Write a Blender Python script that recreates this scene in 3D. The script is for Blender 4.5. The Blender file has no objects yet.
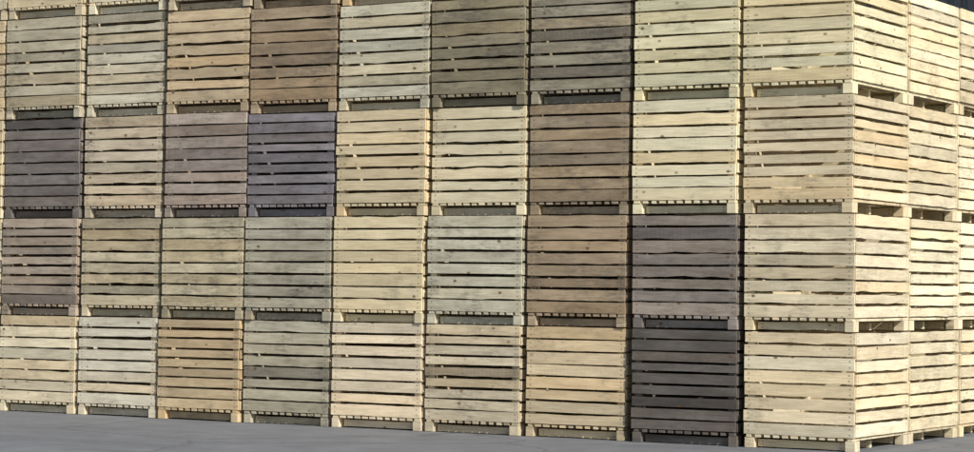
import bpy, bmesh, math, random
from mathutils import Matrix, Vector, noise
R=math.radians
sc=bpy.context.scene
sc.view_settings.view_transform='Standard'; sc.view_settings.look='None'; sc.view_settings.exposure=0
H=1.2; W=1.258; D=1.573

# ---------------------------------------------------------------- camera
cam=bpy.data.cameras.new("camera"); co=bpy.data.objects.new("camera",cam); sc.collection.objects.link(co)
cam.lens=2340/974*36; cam.sensor_width=36; cam.clip_end=2000
m=Matrix.Rotation(0.5394,4,'Z')@Matrix.Rotation(math.pi/2+0.0256,4,'X')@Matrix.Rotation(0.0113,4,'Z')
co.matrix_world=Matrix.Translation((8.8723,-21.9793,1.6244))@m
sc.camera=co

# ---------------------------------------------------------------- light
az,el=R(25),R(35)
S=Vector((math.cos(el)*math.cos(az),-math.cos(el)*math.sin(az),math.sin(el)))
w=bpy.data.worlds.new("World"); sc.world=w; w.use_nodes=True
nt=w.node_tree; bg=nt.nodes["Background"]; sky=nt.nodes.new("ShaderNodeTexSky"); sky.sky_type='NISHITA'
sky.sun_disc=False; sky.sun_elevation=el; sky.sun_rotation=math.atan2(S.x,S.y)
nt.links.new(sky.outputs[0],bg.inputs[0]); bg.inputs[1].default_value=0.105
sl=bpy.data.lights.new("sun",'SUN'); sl.energy=5.0; sl.angle=R(0.5); sl.color=(1,.97,.91)
so=bpy.data.objects.new("sun",sl); sc.collection.objects.link(so); so.rotation_euler=S.to_track_quat('Z','Y').to_euler(); so.location=(20,-20,20)

# ---------------------------------------------------------------- node helper
class N:
    def __init__(s,name):
        s.m=bpy.data.materials.new(name); s.m.use_nodes=True; s.t=s.m.node_tree
        s.b=s.t.nodes["Principled BSDF"]
    def n(s,typ,**k):
        x=s.t.nodes.new(typ)
        for a,b in k.items(): setattr(x,a,b)
        return x
    def put(s,v,sock):
        if isinstance(v,bpy.types.NodeSocket): s.t.links.new(v,sock)
        else: sock.default_value=v
    def math(s,op,a,b=0.0,c=None,clamp=False):
        x=s.n("ShaderNodeMath",operation=op,use_clamp=clamp); s.put(a,x.inputs[0]); s.put(b,x.inputs[1])
        if c is not None: s.put(c,x.inputs[2])
        return x.outputs[0]
    def vmul(s,a,b):
        x=s.n("ShaderNodeVectorMath",operation='MULTIPLY'); s.put(a,x.inputs[0]); s.put(b,x.inputs[1]); return x.outputs[0]
    def vadd(s,a,b):
        x=s.n("ShaderNodeVectorMath",operation='ADD'); s.put(a,x.inputs[0]); s.put(b,x.inputs[1]); return x.outputs[0]
    def comb(s,a,b,c):
        x=s.n("ShaderNodeCombineXYZ"); s.put(a,x.inputs[0]); s.put(b,x.inputs[1]); s.put(c,x.inputs[2]); return x.outputs[0]
    def noise(s,v,scale,det=3,rough=.55):
        x=s.n("ShaderNodeTexNoise"); s.put(v,x.inputs["Vector"]); x.inputs["Scale"].default_value=scale
        x.inputs["Detail"].default_value=det; x.inputs["Roughness"].default_value=rough; return x.outputs["Fac"]
    def rng(s,v,a,b,c,d,smooth=False):
        x=s.n("ShaderNodeMapRange"); x.clamp=True
        if smooth: x.interpolation_type='SMOOTHSTEP'
        s.put(v,x.inputs[0])
        for i,q in enumerate((a,b,c,d)): s.put(q,x.inputs[1+i])
        return x.outputs[0]
    def mix(s,f,a,b,mode='MIX'):
        x=s.n("ShaderNodeMix",data_type='RGBA',blend_type=mode); s.put(f,x.inputs[0]); s.put(a,x.inputs[6]); s.put(b,x.inputs[7]); return x.outputs[2]

# ---------------------------------------------------------------- wood
g=N("weathered_crate_wood")
gc=g.n("ShaderNodeAttribute",attribute_name="gc").outputs["Vector"]
sx=g.n("ShaderNodeSeparateXYZ"); g.put(gc,sx.inputs[0]); u,v,idn=sx.outputs
vn=g.n("ShaderNodeAttribute",attribute_name="vn").outputs["Fac"]
en=g.n("ShaderNodeAttribute",attribute_name="en").outputs["Fac"]
oi=g.n("ShaderNodeObjectInfo"); orn=oi.outputs["Random"]; ocol=oi.outputs["Color"]; wear=oi.outputs["Alpha"]
off=g.math('MULTIPLY',orn,57.0)
seed=g.math('ADD',g.math('MULTIPLY',idn,3.17),off)
wn=g.n("ShaderNodeTexWhiteNoise",noise_dimensions='2D'); g.put(g.comb(idn,orn,0.0),wn.inputs["Vector"])
ws=g.n("ShaderNodeSeparateColor"); g.put(wn.outputs["Color"],ws.inputs[0]); r1,r2,r3=ws.outputs
tone=g.rng(r1,0,1,g.rng(wear,0,1,.86,.62),1.18)
col=g.mix(1.0,ocol,g.comb(tone,tone,tone),'MULTIPLY')
oddd=g.math('MULTIPLY',g.rng(r1,.04,.09,1,0),g.rng(wear,.25,.6,0,1))
col=g.mix(oddd,col,g.mix(1.0,col,(.70,.69,.71,1),'MULTIPLY'))
grey=g.rng(r2,.5,1.0,0,.75)
col=g.mix(grey,col,g.mix(1.0,col,(.90,.93,.98,1),'MULTIPLY'))
warm=g.rng(r3,.6,1.0,0,.9)
col=g.mix(warm,col,g.mix(1.0,col,(1.04,.93,.79,1),'MULTIPLY'))
# soft blotches along the board, on older crates stronger
bl=g.noise(g.comb(g.math('MULTIPLY',u,2.0),g.math('MULTIPLY',v,8.0),seed),1.0,6,.68)
blc=g.mix(g.rng(bl,.32,.68,0,1),(.62,.59,.56,1),(1.17,1.17,1.16,1))
col=g.mix(g.rng(wear,0,1,.40,1.0),col,g.mix(1.0,col,blc,'MULTIPLY'))
# grain
gr=g.noise(g.comb(g.math('MULTIPLY',u,3.5),g.math('MULTIPLY',v,90.0),seed),1.0,5,.7)
col=g.mix(1.0,col,g.mix(g.rng(gr,.32,.68,0,1),(.79,.765,.73,1),(1.11,1.11,1.11,1)),'MULTIPLY')
# grey-black mould drifting over the whole crate
tc=g.n("ShaderNodeTexCoord").outputs["Object"]
mo=g.noise(g.vadd(tc,g.comb(off,off,off)),2.0,5,.65)
mo2=g.noise(g.comb(g.math('MULTIPLY',u,9.0),g.math('MULTIPLY',v,30.0),seed),1.0,6,.8)
mm=g.math('MULTIPLY',g.rng(mo,g.rng(wear,0,1,.55,.38),.66,0,1,True),g.rng(mo2,.42,.58,0,1))
col=g.mix(g.math('MULTIPLY',mm,g.rng(wear,0,1,.28,.76)),col,(.085,.08,.068,1))
# dirt on board edges
ed=g.math('ABSOLUTE',g.math('SUBTRACT',vn,.5))
eno=g.noise(g.comb(g.math('MULTIPLY',u,3.5),g.math('MULTIPLY',vn,2.0),seed),1.0,6,.8)
thr=g.rng(eno,.47,.75,.52,.31)
bark=g.rng(g.math('SUBTRACT',ed,thr),0,.10,0,1)
col=g.mix(g.math('MULTIPLY',bark,.78),col,(.13,.085,.05,1))
# knots
vo=g.n("ShaderNodeTexVoronoi"); g.put(g.comb(g.math('MULTIPLY',u,.7),v,seed),vo.inputs["Vector"]); vo.inputs["Scale"].default_value=7.5
vs=g.n("ShaderNodeSeparateColor"); g.put(vo.outputs["Color"],vs.inputs[0])
kn=g.math('MULTIPLY',g.rng(vo.outputs["Distance"],.07,.17,1,0,True),g.rng(vs.outputs[0],.5,.8,0,1))
col=g.mix(g.math('MULTIPLY',kn,.85),col,(.12,.06,.03,1))
# nail rust
na=g.math('MULTIPLY',g.rng(g.math('ABSOLUTE',g.math('SUBTRACT',en,.05)),.004,.012,1,0),
          g.rng(g.math('ABSOLUTE',g.math('SUBTRACT',ed,.24)),.05,.10,1,0))
col=g.mix(g.math('MULTIPLY',na,.6),col,(.09,.06,.045,1))
g.put(col,g.b.inputs["Base Color"]); g.b.inputs["Roughness"].default_value=.82
g.b.inputs["Specular IOR Level"].default_value=.25
bp=g.n("ShaderNodeBump"); bp.inputs["Strength"].default_value=.35; bp.inputs["Distance"].default_value=.004; g.put(gr,bp.inputs["Height"]); g.put(bp.outputs[0],g.b.inputs["Normal"])
WOOD=g.m

# ---------------------------------------------------------------- crate mesh
def crate_mesh(seed,worn=0.5):
    rnd=random.Random(seed)
    V=[];F=[];GC=[];VN=[];EN=[]
    def board(p0,L,ax,h,t,seg=1,wav=0,tilt=0,warp=0):
        hv,hh=h; tv,tt=t
        bid=rnd.random()*40; b0=len(V); ph=rnd.random()*100; ph2=rnd.random()*100
        amp1=wav*rnd.choice((.3,.4,.6,1.4)); amp2=wav*rnd.choice((.3,.4,.6,1.4))
        for i in range(seg+1):
            s=i/seg*L
            a=amp1*noise.noise(Vector((s*3.1+ph,0,0)))+.5*amp1*noise.noise(Vector((s*13+ph,5,0)))
            b=amp2*noise.noise(Vector((s*3.1+ph2,9,0)))+.5*amp2*noise.noise(Vector((s*13+ph2,7,0)))
            o=warp*noise.noise(Vector((s*1.3+ph,3,3)))
            dz=tilt*(s/L-.5)
            for (sh,st) in ((-1,-1),(1,-1),(1,1),(-1,1)):
                e=a if sh>0 else b
                c=Vector(p0)+Vector(ax)*s+Vector(hv)*(sh*hh/2+e+dz)+Vector(tv)*(st*tt/2+o)
                V.append(c); GC.append((s,(sh*hh/2)+ (st*tt),bid)); VN.append(.5+.5*sh); EN.append(min(s,L-s))
            if i:
                q=b0+4*i; p=q-4
                for k in range(4):
                    k2=(k+1)%4; F.append((p+k,p+k2,q+k2,q+k))
        F.append((b0,b0+3,b0+2,b0+1)); e=b0+4*seg; F.append((e,e+1,e+2,e+3))
    w=W-.044; d=D-.036; t=.022
    X=Vector((1,0,0));Y=Vector((0,1,0));Z=Vector((0,0,1))
    for sx_ in (-1,1):
        for sy_ in (-1,1):
            px=sx_*(w/2-t-.047); py=sy_*(d/2-t-.047)
            board((px,py,.112),1.075,Z,(X,.08),(Y,.08))
            fw=rnd.uniform(.085,.11)
            fx=sx_*(w/2-.004-rnd.random()*.012-fw/2); fy=sy_*(d/2-.075)
            board((fx-fw/2,fy,.054),fw,X,(Z,.104),(Y,.135+rnd.random()*.01))
    for yy in (-d/2+.10,0,d/2-.10):
        board((-w/2+.13,yy,.050+rnd.uniform(-.010,.002)),w-.26,X,(Z,.076),(Y,.05),seg=6,wav=.006)
    n=12; x=-w/2+.006
    for i in range(n):
        bw=(w-.012)/n
        board((x+bw/2,-d/2+rnd.uniform(-.002,.006),.1225),d-.006,Y,(X,bw-rnd.uniform(.022,.050)),(Z,.029+rnd.uniform(-.004,.001)))
        x+=bw
    ns=rnd.choice((8,8,8,8,9)); z0=.136; z1=1.198; pitch=(z1-z0)/ns
    sag=.005+.008*worn
    wide=rnd.uniform(.95,1.3)
    for side in range(4):
        hs=[pitch*(1+rnd.uniform(-.08,.08)) for _ in range(ns)]; k=(z1-z0)/sum(hs); z=z0
        for i in range(ns):
            p=hs[i]*k; gap=wide*rnd.choice((.012,.016,.018,.020,.024,.030))
            if side>1: gap*=1.2
            if i==0: gap*=.6
            hh=p-gap; zc=z+p/2+rnd.uniform(-.002,.002)
            ti=rnd.uniform(-.007,.007); o=rnd.uniform(-.004,.004)
            if side==0: board((-w/2+rnd.uniform(0,.009),-d/2+t/2+o,zc),w-rnd.uniform(.009,.020),X,(Z,hh),(Y,t-.002),12,sag,ti,.010)
            elif side==1: board((-w/2+rnd.uniform(0,.009),d/2-t/2+o,zc),w-rnd.uniform(.009,.020),X,(Z,hh),(Y,t-.002),12,sag,ti,.010)
            elif side==2: board((w/2-t/2+o,-d/2+t+.008,zc),d-2*t-.016,Y,(Z,hh),(X,t-.002),12,sag,ti,.008)
            else: board((-w/2+t/2+o,-d/2+t+.008,zc),d-2*t-.016,Y,(Z,hh),(X,t-.002),12,sag,ti,.008)
            z+=p
    me=bpy.data.meshes.new("wooden_crate"); me.from_pydata([tuple(c) for c in V],[],F)
    bm=bmesh.new(); bm.from_mesh(me); bmesh.ops.recalc_face_normals(bm,faces=bm.faces); bm.to_mesh(me); bm.free()
    a=me.attributes.new("gc",'FLOAT_VECTOR','POINT'); a.data.foreach_set("vector",[q for c in GC for q in c])
    a=me.attributes.new("vn",'FLOAT','POINT'); a.data.foreach_set("value",VN)
    a=me.attributes.new("en",'FLOAT','POINT'); a.data.foreach_set("value",EN)
    me.materials.append(WOOD); return me
MESH=[crate_mesh(100+i,random.Random(i).random()) for i in range(18)]

# ---------------------------------------------------------------- stacks
def lin(c): 
    c=c/255; return c/12.92 if c<.04045 else ((c+.055)/1.055)**2.4
# colour + wear per crate, bottom level first, left to right
T={3:[(182,173,148,.6),(196,188,164,.4),(194,174,140,.4),(170,150,122,.7),(194,188,164,.5),(148,139,114,.8),(162,154,133,.9),(213,204,165,.1),(210,200,163,.15)],
   2:[(124,117,112,.9),(196,182,157,.4),(166,152,140,.5),(136,131,135,.7),(208,191,154,.1),(210,198,165,.2),(168,151,125,.9),(222,211,175,.05),(204,189,155,.3)],
   1:[(171,156,138,.6),(190,178,149,.5),(190,179,149,.5),(178,171,150,.7),(211,196,158,.1),(190,185,162,.6),(170,150,122,.6),(149,140,132,.8),(206,193,162,.3)],
   0:[(214,202,172,.3),(206,197,174,.3),(197,175,137,.4),(180,173,150,.7),(216,200,170,.2),(194,181,153,.6),(205,186,150,.3),(108,102,97,1.0),(210,198,168,.2)]}
pal=[(212,201,168,.2),(204,191,158,.3),(218,207,175,.1),(182,169,142,.6),(194,187,164,.5),(168,150,121,.6),(202,182,145,.3)]
shift=[.045,.01,-.04,-.07,-.065,-.08,-.05,-.05,-.075,-.06,-.06,-.06,-.06,-.06]
lean=[-.02,-.004,.008,.012,.022,.020,.021,.018,.014,.012,.01,.01,.01,.01]
rnd=random.Random(11)
GAIN=1.17; DES=.08
for s in range(13):
    xr=-s*W+shift[s]; xl=-(s+1)*W+shift[s+1]; xc=(xr+xl)/2; ln=(lean[s]+lean[s+1])/2
    zs2=1.03 if s>=6 else 1.0; zs3=1.045 if s>=7 else (1.025 if s>=5 else 1.0)
    for j in range(5):
        yo=rnd.uniform(-.035,.035)
        for k in range(5 if j==0 else 4):
            me=rnd.choice(MESH)
            o=bpy.data.objects.new("wooden_crate",me); sc.collection.objects.link(o)
            if j==0 and k in T and s<9: c=T[k][8-s]
            else: c=rnd.choice(pal)
            if s==0 and j>0: c=rnd.choice(pal[:3])  # palest tones only: sunlit brightness of the end wall put into crate colour
            gn=GAIN*(1.06 if s==0 else 1)  # end stack lightened in its colour to imitate stronger sun on the side
            l=[lin(q)*gn for q in c[:3]]; lum=.3*l[0]+.6*l[1]+.1*l[2]
            l=[min(.86,q+(lum-q)*DES) for q in l]
            o.color=(l[0],l[1],l[2],c[3])
            flip=math.pi if rnd.random()<.5 else 0
            o.rotation_euler=(0,0,flip+rnd.uniform(-.012,.012))
            z=k*H
            if j==0:
                if k==2: o.scale.z=zs2
                if k==3: o.scale.z=zs3
                if k>=3: z+=(zs2-1)*H
                if k>=4: z+=(zs3-1)*H
            o.location=(xc+ln*k+rnd.uniform(-.009,.009),D/2+j*D+yo+rnd.uniform(-.02,.02),z+.002)

# ---------------------------------------------------------------- ground
g=N("concrete_yard")
tc=g.n("ShaderNodeTexCoord").outputs["Object"]
a=g.noise(tc,.5,6,.65); b=g.noise(tc,2.2,6,.75); c=g.noise(tc,45,4,.75)
col=g.mix(g.rng(a,.38,.62,0,1),(.148,.152,.162,1),(.195,.199,.208,1))
col=g.mix(g.rng(b,.42,.62,0,.7),col,(.110,.112,.118,1))
col=g.mix(g.rng(c,.35,.65,.0,.45),col,(.25,.252,.255,1))
st=g.noise(g.vmul(tc,(.15,.9,1)),1.0,6,.7)
col=g.mix(g.rng(st,.48,.66,0,.5),col,(.09,.092,.097,1))
# fine cracks in the paving
vo=g.n("ShaderNodeTexVoronoi",feature='DISTANCE_TO_EDGE'); g.put(g.vadd(tc,g.comb(g.math('MULTIPLY',b,.8),g.math('MULTIPLY',a,.8),0.0)),vo.inputs["Vector"]); vo.inputs["Scale"].default_value=.28
col=g.mix(g.rng(vo.outputs["Distance"],.003,.010,.45,0),col,(.05,.05,.052,1))
g.put(col,g.b.inputs["Base Color"]); g.b.inputs["Roughness"].default_value=.85
bp=g.n("ShaderNodeBump"); bp.inputs["Strength"].default_value=.6; bp.inputs["Distance"].default_value=.015; g.put(c,bp.inputs["Height"]); g.put(bp.outputs[0],g.b.inputs["Normal"])
me=bpy.data.meshes.new("ground"); me.from_pydata([(-600,-600,0),(600,-600,0),(600,600,0),(-600,600,0)],[],[(0,1,2,3)])
me.materials.append(g.m); o=bpy.data.objects.new("ground",me); sc.collection.objects.link(o)

# ---------------------------------------------------------------- warehouse behind
def box(bm,x0,x1,y0,y1,z0,z1):
    vs=[bm.verts.new(p) for p in ((x0,y0,z0),(x1,y0,z0),(x1,y1,z0),(x0,y1,z0),(x0,y0,z1),(x1,y0,z1),(x1,y1,z1),(x0,y1,z1))]
    for f in ((0,3,2,1),(4,5,6,7),(0,1,5,4),(1,2,6,5),(2,3,7,6),(3,0,4,7)): bm.faces.new([vs[i] for i in f])
def obj(name,bm,mat,parent):
    me=bpy.data.meshes.new(name); bmesh.ops.recalc_face_normals(bm,faces=bm.faces); bm.to_mesh(me); bm.free(); me.materials.append(mat)
    o=bpy.data.objects.new(name,me); sc.collection.objects.link(o); o.parent=parent; return o
def flat(name,c,rough=.6):
    g=N(name); n1=g.noise(g.n("ShaderNodeTexCoord").outputs["Object"],1.5,4,.6)
    g.put(g.mix(g.rng(n1,.3,.7,0,1),tuple(q*.85 for q in c)+(1,),tuple(q*1.1 for q in c)+(1,)),g.b.inputs["Base Color"]); g.b.inputs["Roughness"].default_value=rough; return g.m
wh=bpy.data.objects.new("warehouse",None); sc.collection.objects.link(wh)
slate=flat("slate_cladding",(.14,.147,.16)); dk=flat("roof_metal",(.12,.125,.13)); dr=flat("door_paint",(.2,.21,.23)); gl=flat("window_glass",(.03,.035,.04),.15)
bm=bmesh.new(); box(bm,-45,40,31,60,0,9.5)
x=-45
while x<40: box(bm,x,x+.16,30.94,30.998,.3,9.4); x+=.33
obj("walls",bm,slate,wh)
bm=bmesh.new()
vs=[bm.verts.new(p) for p in ((-46,30,9.6),(41,30,9.6),(41,61,9.6),(-46,61,9.6),(-46,45.5,12.5),(41,45.5,12.5))]
for f in ((0,1,5,4),(2,3,4,5),(1,2,5),(3,0,4),(0,3,2,1)): bm.faces.new([vs[i] for i in f])
obj("roof",bm,dk,wh)
bm=bmesh.new()
for x in (-30,-12,6,24): box(bm,x,x+4.5,30.85,30.93,0,4.6)
obj("doors",bm,dr,wh)
bm=bmesh.new()
for x in (-38,-20,-2,16,33): box(bm,x,x+3,30.86,30.93,5.6,6.6)
obj("windows",bm,gl,wh)
